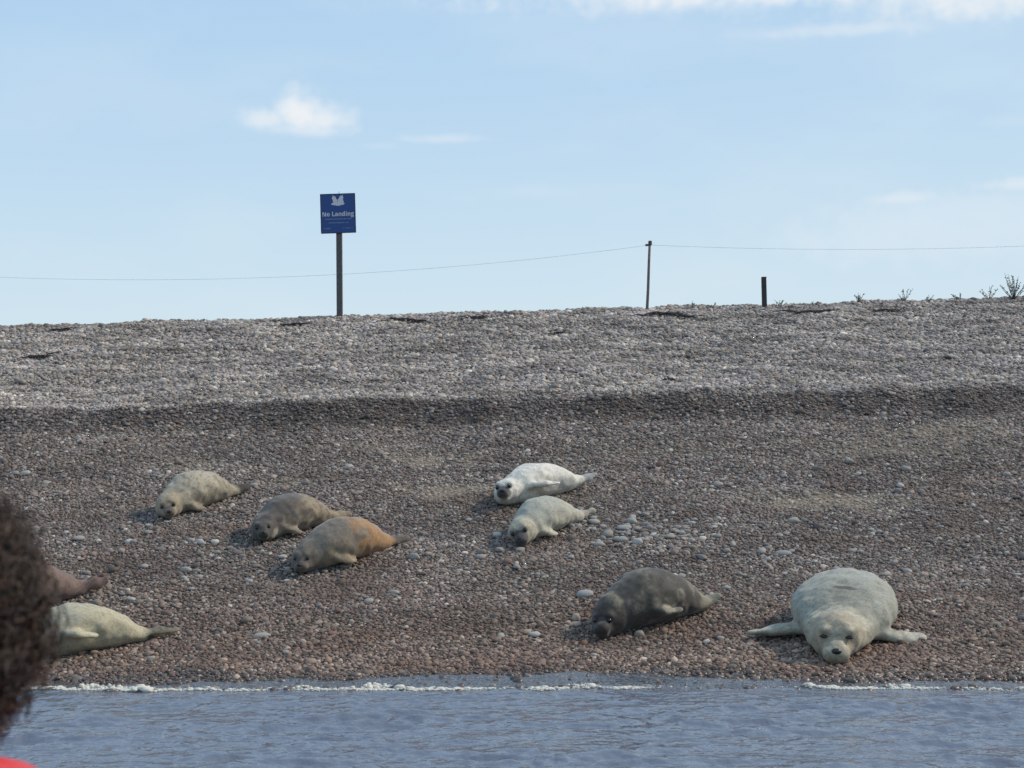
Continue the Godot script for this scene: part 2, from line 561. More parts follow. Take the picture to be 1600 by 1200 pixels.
# ---------------------------------------------------------------- the sky's air and clouds
func sky_image() -> Image:
	var W := 4096
	var H := 2048
	var cl := FastNoiseLite.new()
	cl.seed = 21
	cl.frequency = 1.0
	cl.fractal_octaves = 5
	var stops := [[0.0, Color(.83, .885, .905)], [4.0, Color(.81, .878, .91)], [8.0, Color(.76, .852, .915)], [12.0, Color(.71, .822, .914)], [17.0, Color(.67, .795, .91)], [30.0, Color(.64, .765, .89)], [90.0, Color(.58, .69, .82)]]
	# puffs: azimuth, elevation, half width, half height (degrees), strength
	var puffs := [[-7.35, 12.65, 1.15, 1.0, 1.0], [-8.6, 12.35, 1.1, .55, .7], [-6.5, 12.4, 1.15, .8, .85], [-7.2, 12.05, 2.2, .36, .6], [-2.4, 11.75, 2.0, .2, .4], [-4.6, 11.5, 1.0, .15, .2], [10.0, 16.6, 12.5, 1.15, 1.0], [16.5, 16.2, 6.0, 1.9, .9], [15.5, 8.0, 8.0, 1.6, .3], [12.0, 15.0, 4.0, .32, .45], [13.6, 9.25, 1.6, .3, .5], [17.4, 9.5, 1.5, .3, .5], [16.0, 8.6, 5.0, .9, .3], [1.0, 9.9, 1.6, .3, .12], [17.2, 11.6, 1.0, .3, .16]]
	var at := func(az: float, el: float) -> Color:
		var c: Color = stops[0][1]
		for i in stops.size() - 1:
			if el >= stops[i][0]: c = stops[i][1].lerp(stops[i + 1][1], clampf((el - stops[i][0]) / (stops[i + 1][0] - stops[i][0]), 0, 1))
		var a := deg_to_rad(az)
		var dir := Vector3(sin(a), 0, -cos(a))
		var wide := cl.get_noise_3d(dir.x * 4.0, el * .22, dir.z * 4.0)
		# thin veils all round, more of them to the east
		var veil := smoothstep(-.05, .5, wide) * .14 + .22 * smoothstep(-22.0, 60.0, az) * smoothstep(120.0, 60.0, az)
		var n := cl.get_noise_3d(dir.x * 38.0, el * .9, dir.z * 38.0)
		var n2 := cl.get_noise_3d(dir.x * 12.0 + 5.0, el * .55, dir.z * 12.0)
		var wisps := smoothstep(.22, .5, n2 + .25 * n) * .45 * smoothstep(16.0, 24.0, el)
		var cloud := 0.0
		if absf(az) < 26.0 and el < 20.0:
			for p in puffs:
				var dx: float = (az - p[0]) / p[2]
				var dy: float = (el - p[1]) / p[3]
				if dy < 0: dy *= 1.35
				var r := sqrt(dx * dx + dy * dy) + n * .42 + .22 * cl.get_noise_3d(dir.x * 130.0, el * 3.0, dir.z * 130.0)
				cloud = maxf(cloud, smoothstep(1.2, .1, r) * p[4])
		c = c.lerp(Color(.87, .905, .93), clampf(veil + wisps, 0, 1))
		return c.lerp(Color(.905, .92, .935), clampf(cloud, 0, 1))
	var im := Image.create(W, H, false, Image.FORMAT_RGB8)
	im.fill(Color(.42, .45, .47))
	var small := Image.create(W / 8 + 8, H / 16, false, Image.FORMAT_RGB8)
	for y in small.get_height():
		for x in small.get_width():
			small.set_pixel(x, y, at.call(wrapf((x - 3.5) / (W / 8.0) * 360.0, -180.0, 180.0), 90.0 - (y + .5) / small.get_height() * 90.0))
	small.resize(W + 64, H / 2, Image.INTERPOLATE_CUBIC)
	im.blit_rect(small, Rect2i(32, 0, W, H / 2), Vector2i.ZERO)
	# finer where a level camera looks: 2 to 20 degrees above the horizon, a wide arc round the view
	var row0 := int((90.0 - 21.0) / 180.0 * H)
	for y in range(row0, H / 2):
		for k in range(int(-W * .12), int(W * .12)):
			im.set_pixel(posmod(k, W), y, at.call((k + .5) / W * 360.0, 90.0 - (y + .5) / H * 180.0))
	return im

# ---------------------------------------------------------------- scene
func _ready() -> void:
	rng.seed = 77
	relief.seed = 5
	relief.frequency = 0.55
	relief.fractal_octaves = 3
	patchy.seed = 12
	patchy.frequency = 0.35
	patchy.fractal_octaves = 3
	fine.seed = 31
	fine.frequency = 2.0

	var cam := Camera3D.new()
	cam.name = "camera"
	add_child(cam)
	cam.position = Vector3(0, 1.5, 0)
	cam.rotation_degrees = Vector3(3.16, 0, -0.7)
	cam.fov = 26.6
	cam.near = 0.05
	cam.far = 2000
	var lens := CameraAttributesPhysical.new()
	lens.frustum_focal_length = 30.0
	lens.frustum_focus_distance = 15.0
	lens.exposure_aperture = 5.0
	cam.attributes = lens
	cam.fov = 26.6
	cam.current = true

	var env := Environment.new()
	env.background_mode = Environment.BG_SKY
	var sm := PanoramaSkyMaterial.new()
	sm.panorama = ImageTexture.create_from_image(sky_image())
	var sky := Sky.new()
	sky.sky_material = sm
	env.sky = sky
	env.tonemap_mode = Environment.TONE_MAPPER_LINEAR
	env.tonemap_exposure = 1.07
	env.sdfgi_enabled = true
	env.ssao_enabled = true
	env.ssil_enabled = true
	var we := WorldEnvironment.new()
	we.name = "world_environment"
	we.environment = env
	add_child(we)

	var sun := DirectionalLight3D.new()
	sun.name = "sun"
	sun.light_color = Color(1.0, 0.93, 0.84)
	sun.light_energy = 0.95
	sun.light_angular_distance = 4.0
	sun.shadow_enabled = true
	add_child(sun)
	# from the right, a little behind the bank, 38 degrees up
	var towards := Vector3(0.80, 0.72, -0.16).normalized()
	sun.look_at_from_position(towards * 50.0, Vector3.ZERO)

	make_profile()
	build_beach()
	build_water()
	build_sign()
	build_fence()
	build_weeds()
	build_seals()
	build_stones()
	build_person()

# ---------------------------------------------------------------- beach
var sand_patches := []

func sandy(x: float, z: float) -> float:
	var s := 0.0
	for q in sand_patches:
		var dx: float = (x - q[0]) / q[2]
		var dz: float = (z - q[1]) / q[3]
		s = maxf(s, q[4] * (1.0 - smoothstep(.4, 1.2, sqrt(dx * dx + dz * dz) + fine.get_noise_2d(x, z) * 1.2)))
	return s

var pebble_meshes: Array[ArrayMesh] = []

func pebble_mesh(sd: int) -> ArrayMesh:
	var t := (1.0 + sqrt(5.0)) / 2.0
	var v: Array[Vector3] = []
	for q in [Vector3(-1, t, 0), Vector3(1, t, 0), Vector3(-1, -t, 0), Vector3(1, -t, 0), Vector3(0, -1, t), Vector3(0, 1, t), Vector3(0, -1, -t), Vector3(0, 1, -t), Vector3(t, 0, -1), Vector3(t, 0, 1), Vector3(-t, 0, -1), Vector3(-t, 0, 1)]: v.append(q.normalized())
	var f := [0, 11, 5, 0, 5, 1, 0, 1, 7, 0, 7, 10, 0, 10, 11, 1, 5, 9, 5, 11, 4, 11, 10, 2, 10, 7, 6, 7, 1, 8, 3, 9, 4, 3, 4, 2, 3, 2, 6, 3, 6, 8, 3, 8, 9, 4, 9, 5, 2, 4, 11, 6, 2, 10, 8, 6, 7, 9, 8, 1]
	var cache := {}
	var ix := PackedInt32Array()
	var mid := func(a: int, b: int) -> int:
		var key := mini(a, b) * 100 + maxi(a, b)
		if not cache.has(key):
			cache[key] = v.size()
			v.append((v[a] + v[b]).normalized())
		return cache[key]
	for k in range(0, f.size(), 3):
		var a: int = f[k]
		var b: int = f[k + 1]
		var c: int = f[k + 2]
		var ab: int = mid.call(a, b)
		var bc: int = mid.call(b, c)
		var ca: int = mid.call(c, a)
		for q in [a, ab, ca, b, bc, ab, c, ca, bc, ab, bc, ca]: ix.append(q)
	var nz := FastNoiseLite.new()
	nz.seed = sd
	nz.frequency = 0.7
	var pv := PackedVector3Array()
	for q in v: pv.append(q * (1.0 + .42 * nz.get_noise_3dv(q + Vector3(sd, 0, 0))))
	var n := PackedVector3Array()
	n.resize(pv.size())
	# clockwise front faces
	for k in range(0, ix.size(), 3):
		var sw := ix[k + 1]
		ix[k + 1] = ix[k + 2]
		ix[k + 2] = sw
		var nn := (pv[ix[k + 2]] - pv[ix[k]]).cross(pv[ix[k + 1]] - pv[ix[k]])
		for j in 3: n[ix[k + j]] += nn
	for i in n.size(): n[i] = n[i].normalized()
	return mesh_of(pv, n, ix)

func pick(list: Array, r: float) -> Color:
	for q in list:
		r -= q[0]
		if r <= 0: return q[1]
	return list[-1][1]

var low_tones := [[.27, Color(0.205, 0.158, 0.132)], [.23, Color(0.225, 0.198, 0.180)], [.12, Color(0.068, 0.059, 0.056)], [.13, Color(0.294, 0.239, 0.191)], [.09, Color(0.211, 0.125, 0.097)], [.11, Color(0.329, 0.297, 0.260)], [.05, Color(0.549, 0.506, 0.444)]]
var top_tones := [[.32, Color(0.304, 0.261, 0.231)], [.22, Color(0.400, 0.348, 0.297)], [.14, Color(0.097, 0.081, 0.073)], [.14, Color(0.311, 0.236, 0.173)], [.10, Color(0.218, 0.188, 0.183)], [.08, Color(0.594, 0.531, 0.443)]]

func build_beach() -> void:
	var xs := spread(-320, 320, -11, 11, .1, 1.25)
	var zs := spread(-420, -1, -29.5, -9.5, .1, 1.25)
	var base := mat(Color.WHITE, .95, .3)
	base.vertex_color_use_as_albedo = true
	base.albedo_texture = noise_tex(.055, FastNoiseLite.TYPE_CELLULAR, 512, 1, ramp(Color(1.0, 1.0, 1.0), Color(.38, .36, .36)))
	base.uv1_triplanar = true
	base.uv1_world_triplanar = true
	base.uv1_scale = Vector3.ONE * .85
	base.heightmap_enabled = true
	base.heightmap_texture = noise_tex(.055, FastNoiseLite.TYPE_CELLULAR, 512, 1)
	base.heightmap_flip_texture = true
	base.heightmap_scale = 1.6
	# pale gritty patches where the shingle thins: x, z, half width, half depth, strength
	sand_patches = [[-.85, -18.4, .5, .3, 1.0], [-.7, -17.25, .5, .28, 1.0], [3.3, -16.75, .75, .3, .95], [5.0, -19.3, .9, .35, .8], [-3.6, -18.3, .7, .3, .6], [-2.5, -17.5, .5, .2, .5], [2.6, -17.0, .8, .3, .3], [4.4, -18.7, 1.2, .5, .55], [-4.2, -14.3, .8, .25, .4], [1.6, -18.6, 1.0, .3, .35], [-1.6, -18.9, .8, .25, .4], [.6, -17.0, .5, .2, .35]]
	var tint := func(x: float, z: float) -> Color:
		var d := shore_d(x, z)
		var c := Color(.13, .11, .097).lerp(Color(.18, .168, .158), smoothstep(19.6, 21.0, d))
		c = c.lerp(Color(.36, .31, .245), sandy(x, z))
		return c * lerpf(.55, 1.0, smoothstep(11.6, 12.3, d))
	beach = part("shingle_beach", sheet(xs, zs, ground, tint), base)
	tag(beach, "", "", "", "structure")

	for i in 4: pebble_meshes.append(pebble_mesh(i * 13 + 2))
	var dry := mat(Color.WHITE, .78, .4)
	dry.vertex_color_use_as_albedo = true
	var wet := mat(Color.WHITE, .38, .5)
	wet.vertex_color_use_as_albedo = true
	var bufs := []
	for i in 5: bufs.append(PackedFloat32Array())
	var z := -11.0
	while z > -28.6:
		var d := -z
		var far := smoothstep(15.0, 26.0, d)
		var cell := lerpf(.0255, .04, far)
		var half := .315 * d + 1.4
		var x := -half
		while x < half:
			var px := x + rng.randf_range(-.5, .5) * cell * 1.3
			var pz := z + rng.randf_range(-.5, .5) * cell * 1.3
			x += cell
			var sd := shore_d(px, pz)
			if sd < 11.35: continue
			var sand := sandy(px, pz)
			if rng.randf() < sand * .75: continue
			var n := patchy.get_noise_2d(px, pz * 1.6)
			var bd := bank_d(px, sd)
			var top := clampf(smoothstep(20.3, 20.6, bd) + n * .12, 0, 1)
			var tones := top_tones if rng.randf() < top else low_tones
			var c := pick(tones, rng.randf())
			var mean := Color(.138, .117, .104).lerp(Color(.27, .247, .226), top)
			c = c.lerp(mean, .5 if c.r < .3 else .35)
			if top < .5:
				var red := patchy.get_noise_2d(px * 1.7 + 40, pz * 3.0)
				c = c.lerp(Color(.165, .118, .095), clampf(red * 1.6 - .1, 0, .55) * (1.0 - smoothstep(17.0, 20.0, sd)))
				c = c.lerp(c * Color(1.0, .88, .81), 1.0 - smoothstep(12.5, 15.5, sd))
			var streak := patchy.get_noise_2d(px * 2.2 + 70.0, pz * 7.0 + 31.0)
			c = c * (1.0 + clampf(streak, -.5, .5) * lerpf(.3, .7, top))
			c = c.lerp(c * Color(.985, .985, 1.025), clampf(patchy.get_noise_2d(px * 1.3 - 50.0, pz * 2.4) * 2.0, 0, 1))
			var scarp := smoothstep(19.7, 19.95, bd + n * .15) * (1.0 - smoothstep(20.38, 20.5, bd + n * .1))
			c = c * (1.0 - clampf(.2 + .35 * patchy.get_noise_2d(px * 2.6 + 11.0, 5.0), .04, .36) * scarp)  # shade of the camera-facing scarp painted into its pebble colours, unevenly
			c = c.lerp(Color(.35, .30, .24), sand * .75) * rng.randf_range(.8, 1.25) * (1.0 + n * .3)
			var a := .0142 * exp(rng.randfn(0, .38)) * lerpf(.95, 1.6, far)
			a = minf(a, .06)
			var wetness := 1.0 - smoothstep(11.75, 12.15, sd + n * .2)
			var b := a * rng.randf_range(.62, .95)
			var h := a * rng.randf_range(.4, .7)
			var yaw := rng.randf() * TAU
			var up := Vector3(rng.randfn(0, .22), 1, rng.randfn(0, .22) + .24).normalized()
			var ax := Vector3(cos(yaw), 0, sin(yaw))
			ax = (ax - up * up.dot(ax)).normalized()
			var az := ax.cross(up)
			var y := ground(px, pz) + h * rng.randf_range(-.2, .6)
			var which := rng.randi() % 4
			if rng.randf() < wetness:
				which = 4
				c = c * .5
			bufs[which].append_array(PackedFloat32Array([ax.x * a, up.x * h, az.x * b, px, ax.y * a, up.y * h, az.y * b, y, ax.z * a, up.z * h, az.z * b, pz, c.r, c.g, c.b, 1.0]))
		z -= cell
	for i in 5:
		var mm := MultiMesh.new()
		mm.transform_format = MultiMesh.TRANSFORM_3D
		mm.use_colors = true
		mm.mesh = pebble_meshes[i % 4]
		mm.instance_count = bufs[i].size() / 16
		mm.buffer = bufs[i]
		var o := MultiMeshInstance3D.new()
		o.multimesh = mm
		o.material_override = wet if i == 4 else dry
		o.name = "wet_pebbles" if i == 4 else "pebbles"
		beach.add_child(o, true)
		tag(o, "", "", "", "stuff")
	print("pebbles ", bufs[0].size() / 16 * 4 + bufs[4].size() / 16)

	# the larger pebbles, each its own piece of the beach
	var tones: Array[StandardMaterial3D] = []
	for c in [lin(.30, .29, .27), lin(.26, .24, .22), lin(.22, .205, .19), lin(.38, .37, .345), lin(.21, .175, .145), lin(.18, .165, .155), lin(.24, .21, .165), lin(.12, .11, .11)]:
		tones.append(mat(c, .75, .4))
	var spots := []
	for i in 300:
		var at := Vector2.ZERO
		var r := rng.randf()
		if r < .22: at = Vector2(rng.randfn(1.15, .45), rng.randfn(-15.9, .3))
		elif r < .40: at = Vector2(rng.randfn(2.7, .8), rng.randfn(-15.6, .45))
		elif r < .5: at = Vector2(rng.randfn(-2.4, .9), rng.randfn(-15.3, .5))
		else:
			var d := rng.randf_range(12.4, 18.5)
			at = Vector2(rng.randf_range(-1, 1) * .315 * d, -d)
		var a := .034 * exp(rng.randfn(0, .25))
		var up := ground_normal(at.x, at.y)
		var xf := Transform3D(Basis(Vector3.UP, rng.randf() * TAU).scaled(Vector3(a, a * rng.randf_range(.4, .6), a * rng.randf_range(.6, .9))), Vector3(at.x, ground(at.x, at.y) + a * .35, at.y))
		xf.basis = Basis(Quaternion(Vector3.UP, up)) * Basis(Vector3.UP, rng.randfn(0, .6)) * Basis.from_scale(Vector3(a, a * rng.randf_range(.4, .6), a * rng.randf_range(.6, .9)))
		part("pebble", pebble_meshes[rng.randi() % 4], tones[mini(7, int(absf(rng.randfn(0, 2.6))))], beach, xf)

# ---------------------------------------------------------------- water and foam
func build_water() -> void:
	var waves := []
	for i in 26:
		var l := .08 * pow(10.0, i / 25.0)
		var a := deg_to_rad(rng.randfn(90, 26))
		waves.append([cos(a) * TAU / l, sin(a) * TAU / l, rng.randf() * TAU, l * .0105 * (1.15 if l < .16 else (1.25 if l < .42 else .5))])
	var gust := FastNoiseLite.new()
	gust.seed = 8
	gust.frequency = .5
	var surf := func(x: float, z: float) -> float:
		if absf(x) > 9 or z > -4 or z < -13: return 0.0
		var y := 0.0
		var wx := x + .12 * gust.get_noise_2d(x * 2.2, z * 4.0)
		var wz := z + .10 * gust.get_noise_2d(x * 2.2 + 30.0, z * 4.0)
		for w in waves: y += w[3] * sin(w[0] * wx + w[1] * wz + w[2])
		var calm := 1.0 - smoothstep(10.7, 11.6, shore_d(x, z))
		return y * (.75 + .9 * gust.get_noise_2d(x, z * 2.0)) * lerpf(.16, 1.0, calm) * smoothstep(9.0, 7.0, absf(x)) * smoothstep(-4.0, -5.0, z)
	var xs := spread(-400, 400, -6, 6, .03, 1.3)
	var zs := spread(-12.6, 400, -12.6, -7.4, .022, 1.3)
	var m := mat(lin(.125, .148, .195), .09, .5)
	m.normal_enabled = true
	m.normal_texture = noise_tex(.02, FastNoiseLite.TYPE_SIMPLEX_SMOOTH, 256, 4, null, true)
	m.normal_scale = .5
	m.uv1_triplanar = true
	m.uv1_world_triplanar = true
	m.uv1_scale = Vector3(1.2, 1.2, 1.2)
	var w := part("sea_water", sheet(xs, zs, surf), m)
	tag(w, "", "", "", "structure")

	# the thin sheet of spent wave draining over the lowest shingle
	var film := mat(Color(lin(.1, .11, .14), .3), .16, .5)
	film.transparency = BaseMaterial3D.TRANSPARENCY_ALPHA
	film.normal_enabled = true
	film.normal_texture = m.normal_texture
	film.normal_scale = .5
	film.uv1_triplanar = true
	film.uv1_world_triplanar = true
	film.uv1_scale = Vector3(2.5, 2.5, 2.5)
	var wash := func(x: float, z: float) -> float:
		var reach := 11.72 + .28 * gust.get_noise_2d(x * .8, 7.0) + .08 * gust.get_noise_2d(x * 4.0, 17.0)
		return ground(x, z) + .016 * smoothstep(11.3, 11.5, shore_d(x, z)) - .05 * smoothstep(reach - .04, reach + .12, shore_d(x, z))
	var sw := part("spent_wave_film", sheet(spread(-6, 6, -6, 6, .04, 1.3), spread(-13.2, -10.9, -13.2, -10.9, .03, 1.3), wash), film)
	tag(sw, "", "", "", "structure")

	var buf := PackedFloat32Array()
	var fm := mat(lin(.62, .60, .53), .85, .3)
	for i in 13000:
		var x := rng.randf_range(-5.5, 5.5)
		var dens := clampf(1.05 + 1.2 * gust.get_noise_2d(x * 1.9, 3.0) - 1.1 * smoothstep(.6, 1.6, x) + .9 * smoothstep(2.0, 2.3, x) * smoothstep(3.1, 2.7, x), 0, 1)
		if rng.randf() > dens: continue
		var lump := maxf(0, gust.get_noise_2d(x * 7.0, 60.0)) * maxf(0, gust.get_noise_2d(x * 1.3, 90.0) + .35)
		var off := 11.46 + rng.randfn(0, .03) + .09 * gust.get_noise_2d(x * 3.0, 20.0)
		# walk to the water's edge at this x
		var z := -off
		for k in 3: z -= off - shore_d(x, z)
		var r := .005 * exp(rng.randfn(0, .4)) * (1.0 + 2.4 * lump)
		var y := maxf(surf.call(x, z), ground(x, z)) + r * .3 + lump * .05 * rng.randf()
		buf.append_array(PackedFloat32Array([r * 1.5, 0, 0, x, 0, r * .8, 0, y, 0, 0, r, z]))
	for q in [[-3.05, .02], [-1.02, .02], [-.92, .014], [-1.5, .013], [.45, .012], [2.6, .012], [-2.9, .012]]:
		for k in 34:
			var x: float = q[0] + rng.randfn(0, .045)
			var z := -11.5
			for j in 3: z -= 11.5 - shore_d(x, z)
			z += rng.randfn(0, .03)
			var r: float = q[1] * rng.randf_range(.5, 1.1)
			buf.append_array(PackedFloat32Array([r, 0, 0, x, 0, r, 0, maxf(0, ground(x, z)) + rng.randf() * q[1] * 1.0, 0, 0, r, z]))
	var mm := MultiMesh.new()
	mm.transform_format = MultiMesh.TRANSFORM_3D
	mm.mesh = pebble_meshes[1]
	mm.instance_count = buf.size() / 12
	mm.buffer = buf
	var o := MultiMeshInstance3D.new()
	o.multimesh = mm
	o.material_override = fm
	o.name = "sea_foam"
	add_child(o)
	tag(o, "broken line of white foam along the water's edge", "foam", "", "stuff")

# ---------------------------------------------------------------- the sign
func build_sign() -> void:
	var x := -2.86
	var z := -27.0
	var at := Vector3(x, ground(x, z), z)
	var t := thing("warning_sign", "blue no landing sign on a tall grey wooden post on the shingle crest", "sign", at)
	var wood := mat(lin(.19, .18, .18), .9, .3)
	wood.albedo_texture = noise_tex(.03, FastNoiseLite.TYPE_SIMPLEX, 256, 4, ramp(Color(.6, .6, .6), Color(1, 1, 1)))
	wood.uv1_triplanar = true
	wood.uv1_scale = Vector3(9, 1.2, 9)
	var post := part("post", bevel_box(Vector3(.098, 2.36, .08), .008), wood, t, Transform3D(Basis(), Vector3(0, .86, 0)))
	var blue := mat(lin(.028, .075, .235), .45, .4)
	var edge := mat(lin(.03, .034, .05), .5, .4)
	var white := mat(lin(.62, .62, .66), .6, .3)
	var faint := mat(lin(.24, .30, .46), .6, .3)
	var py := 1.75
	var turn := Basis(Vector3.BACK, deg_to_rad(1.2))
	var board := part("panel", bevel_box(Vector3(.575, .655, .016), .004), blue, t, Transform3D(turn, Vector3(-.012, py, .052)))
	# a dark rim of four strips
	for q in [[Vector3(.585, .014, .022), Vector3(0, .3265, 0)], [Vector3(.585, .014, .022), Vector3(0, -.3265, 0)], [Vector3(.014, .637, .022), Vector3(-.2865, 0, 0)], [Vector3(.014, .637, .022), Vector3(.2865, 0, 0)]]:
		part("rim", bevel_box(q[0], .003), edge, board, Transform3D(Basis(), q[1]))
	var font := SystemFont.new()
	font.font_names = PackedStringArray(["Droid Sans"])
	font.font_weight = 700
	var tm := TextMesh.new()
	tm.text = "No Landing"
	tm.font = font
	tm.font_size = 64
	tm.pixel_size = .00155
	tm.depth = .002
	tm.curve_step = 1.5
	var wide := tm.get_aabb().size.x
	var high := tm.get_aabb().size.y
	var sc := .525 / maxf(wide, .01)
	var words := part("lettering", tm, white, board, Transform3D(Basis.from_scale(Vector3(sc, minf(sc * 1.1, .105 / maxf(high, .01)), 1)), Vector3(0, -.012, .0095)))
	# rows of small print, too small to read: short runs of marks
	for row in [[-.095, -.22, .22, .017], [-.158, -.17, .17, .015], [-.25, -.25, -.13, .017], [-.25, .07, .24, .009]]:
		var st := begin(false)
		var px: float = row[1]
		while px < row[2]:
			var w := rng.randf_range(.006, .013)
			var h: float = row[3] * rng.randf_range(.65, 1.2)
			var a := Vector3(px, row[0] - h / 2, .0093)
			var b := Vector3(minf(px + w, row[2]), row[0] + h / 2, .0093)
			for v in [a, Vector3(a.x, b.y, a.z), b, a, b, Vector3(b.x, a.y, a.z)]: st.add_vertex(v)
			px += w + (.004 if rng.randf() < .8 else .012)
		part("small_print", done(st), faint, board)
	# the white emblem: a sprig of lobed leaves
	var leaf := func(cx: float, cy: float, ang: float, len: float, w: float) -> PackedVector2Array:
		var out := PackedVector2Array()
		var n := 40
		for i in n:
			var a := TAU * i / n
			var r := 1.0 + .13 * cos(a * 7.0)
			out.append(Vector2(cx, cy) + Vector2(cos(a) * len * r, sin(a) * w * r).rotated(ang))
		return out
	var st := begin(false)
	for q in [[-.047, .222, 1.95, .08, .036], [.045, .228, 1.12, .082, .036], [-.045, .165, .15, .062, .026], [.052, .168, -.1, .06, .028], [.078, .20, 1.75, .055, .02], [0.01, .145, .0, .05, .018]]:
		var poly: PackedVector2Array = leaf.call(q[0], q[1], q[2], q[3], q[4])
		var zz: float = .0095 + .0004 * (q[0] + .1) * 10
		var tri := Geometry2D.triangulate_polygon(poly)
		for k in range(0, tri.size(), 3):
			var a := poly[tri[k]]
			var b := poly[tri[k + 1]]
			var c := poly[tri[k + 2]]
			if (b - a).cross(c - a) > 0:
				var sw := b
				b = c
				c = sw
			for v in [a, b, c]: st.add_vertex(Vector3(v.x, v.y, zz))
	part("emblem", done(st), white, board)
	var wire := begin()
	tube(wire, PackedVector3Array([Vector3(0, 2.03, 0), Vector3(.002, 2.13, 0)]), PackedFloat32Array([.004, .003]), 5)
	part("spike", done(wire), edge, t)

func build_fence() -> void:
	var wood := mat(lin(.30, .27, .26), .9, .3)
	wood.albedo_texture = noise_tex(.03, FastNoiseLite.TYPE_SIMPLEX, 256, 4, ramp(Color(.55, .5, .5), Color(1, 1, 1)))
	wood.uv1_triplanar = true
	wood.uv1_scale = Vector3(9, 1.5, 9)
	var grey := mat(lin(.10, .10, .10), .7)
	var tops := []
	var list := [[-10.8, -27.3, 1.12, .02, .026, ""], [2.29, -27.3, 1.16, .07, .026, "thin leaning grey fence post carrying the wire on the crest"], [13.4, -27.3, 1.2, -.02, .026, ""]]
	for q in list:
		var b := Vector3(q[0], ground(q[0], q[1]), q[1])
		var top: Vector3 = Vector3(q[3], q[2], 0)
		tops.append(b + top * .955)
		if q[5] == "": continue
		var t := thing("fence_post", q[5], "fence post", b)
		var st := begin()
		tube(st, PackedVector3Array([top * -.3, top * .3 + Vector3(.006, 0, 0), top * .7, top]), PackedFloat32Array([.025, .024, .022, .021]), 8)
		part("pole", done(st), wood, t)
		part("insulator", bevel_box(Vector3(.07, .035, .035), .006), grey, t, Transform3D(Basis(), top * .955 + Vector3(-.04, 0, 0)))
		# frayed top
		part("cap", bevel_box(Vector3(.06, .08, .055), .01), mat(lin(.14, .08, .07), .9), t, Transform3D(Basis(), top + Vector3(.004, -.02, 0)))
	var x := 4.26
	var z := -27.2
	var s := thing("wooden_stump_post", "short thick dark wooden post standing alone right of the wire post", "post", Vector3(x, ground(x, z), z))
	part("pole", bevel_box(Vector3(.078, .78, .08), .008), mat(lin(.055, .05, .05), .95), s, Transform3D(Basis(Vector3.BACK, .005), Vector3(0, .12, 0)))
	part("top", bevel_box(Vector3(.084, .02, .086), .006), mat(lin(.13, .08, .07), .95), s, Transform3D(Basis(), Vector3(0, .508, 0)))
	var st := begin()
	for i in 2:
		var a: Vector3 = tops[i]
		var b: Vector3 = tops[i + 1]
		var pts := PackedVector3Array()
		var rad := PackedFloat32Array()
		for k in 41:
			var u := k / 40.0
			pts.append(a.lerp(b, u) - Vector3(0, 4.0 * u * (1.0 - u) * ([.34, .2][i]), 0))
			rad.append(.0018)
		tube(st, pts, rad, 5)
	tag(part("fence_wire", done(st), mat(lin(.24, .24, .25), .6)), "thin sagging grey wire strung across the sky above the crest", "wire")

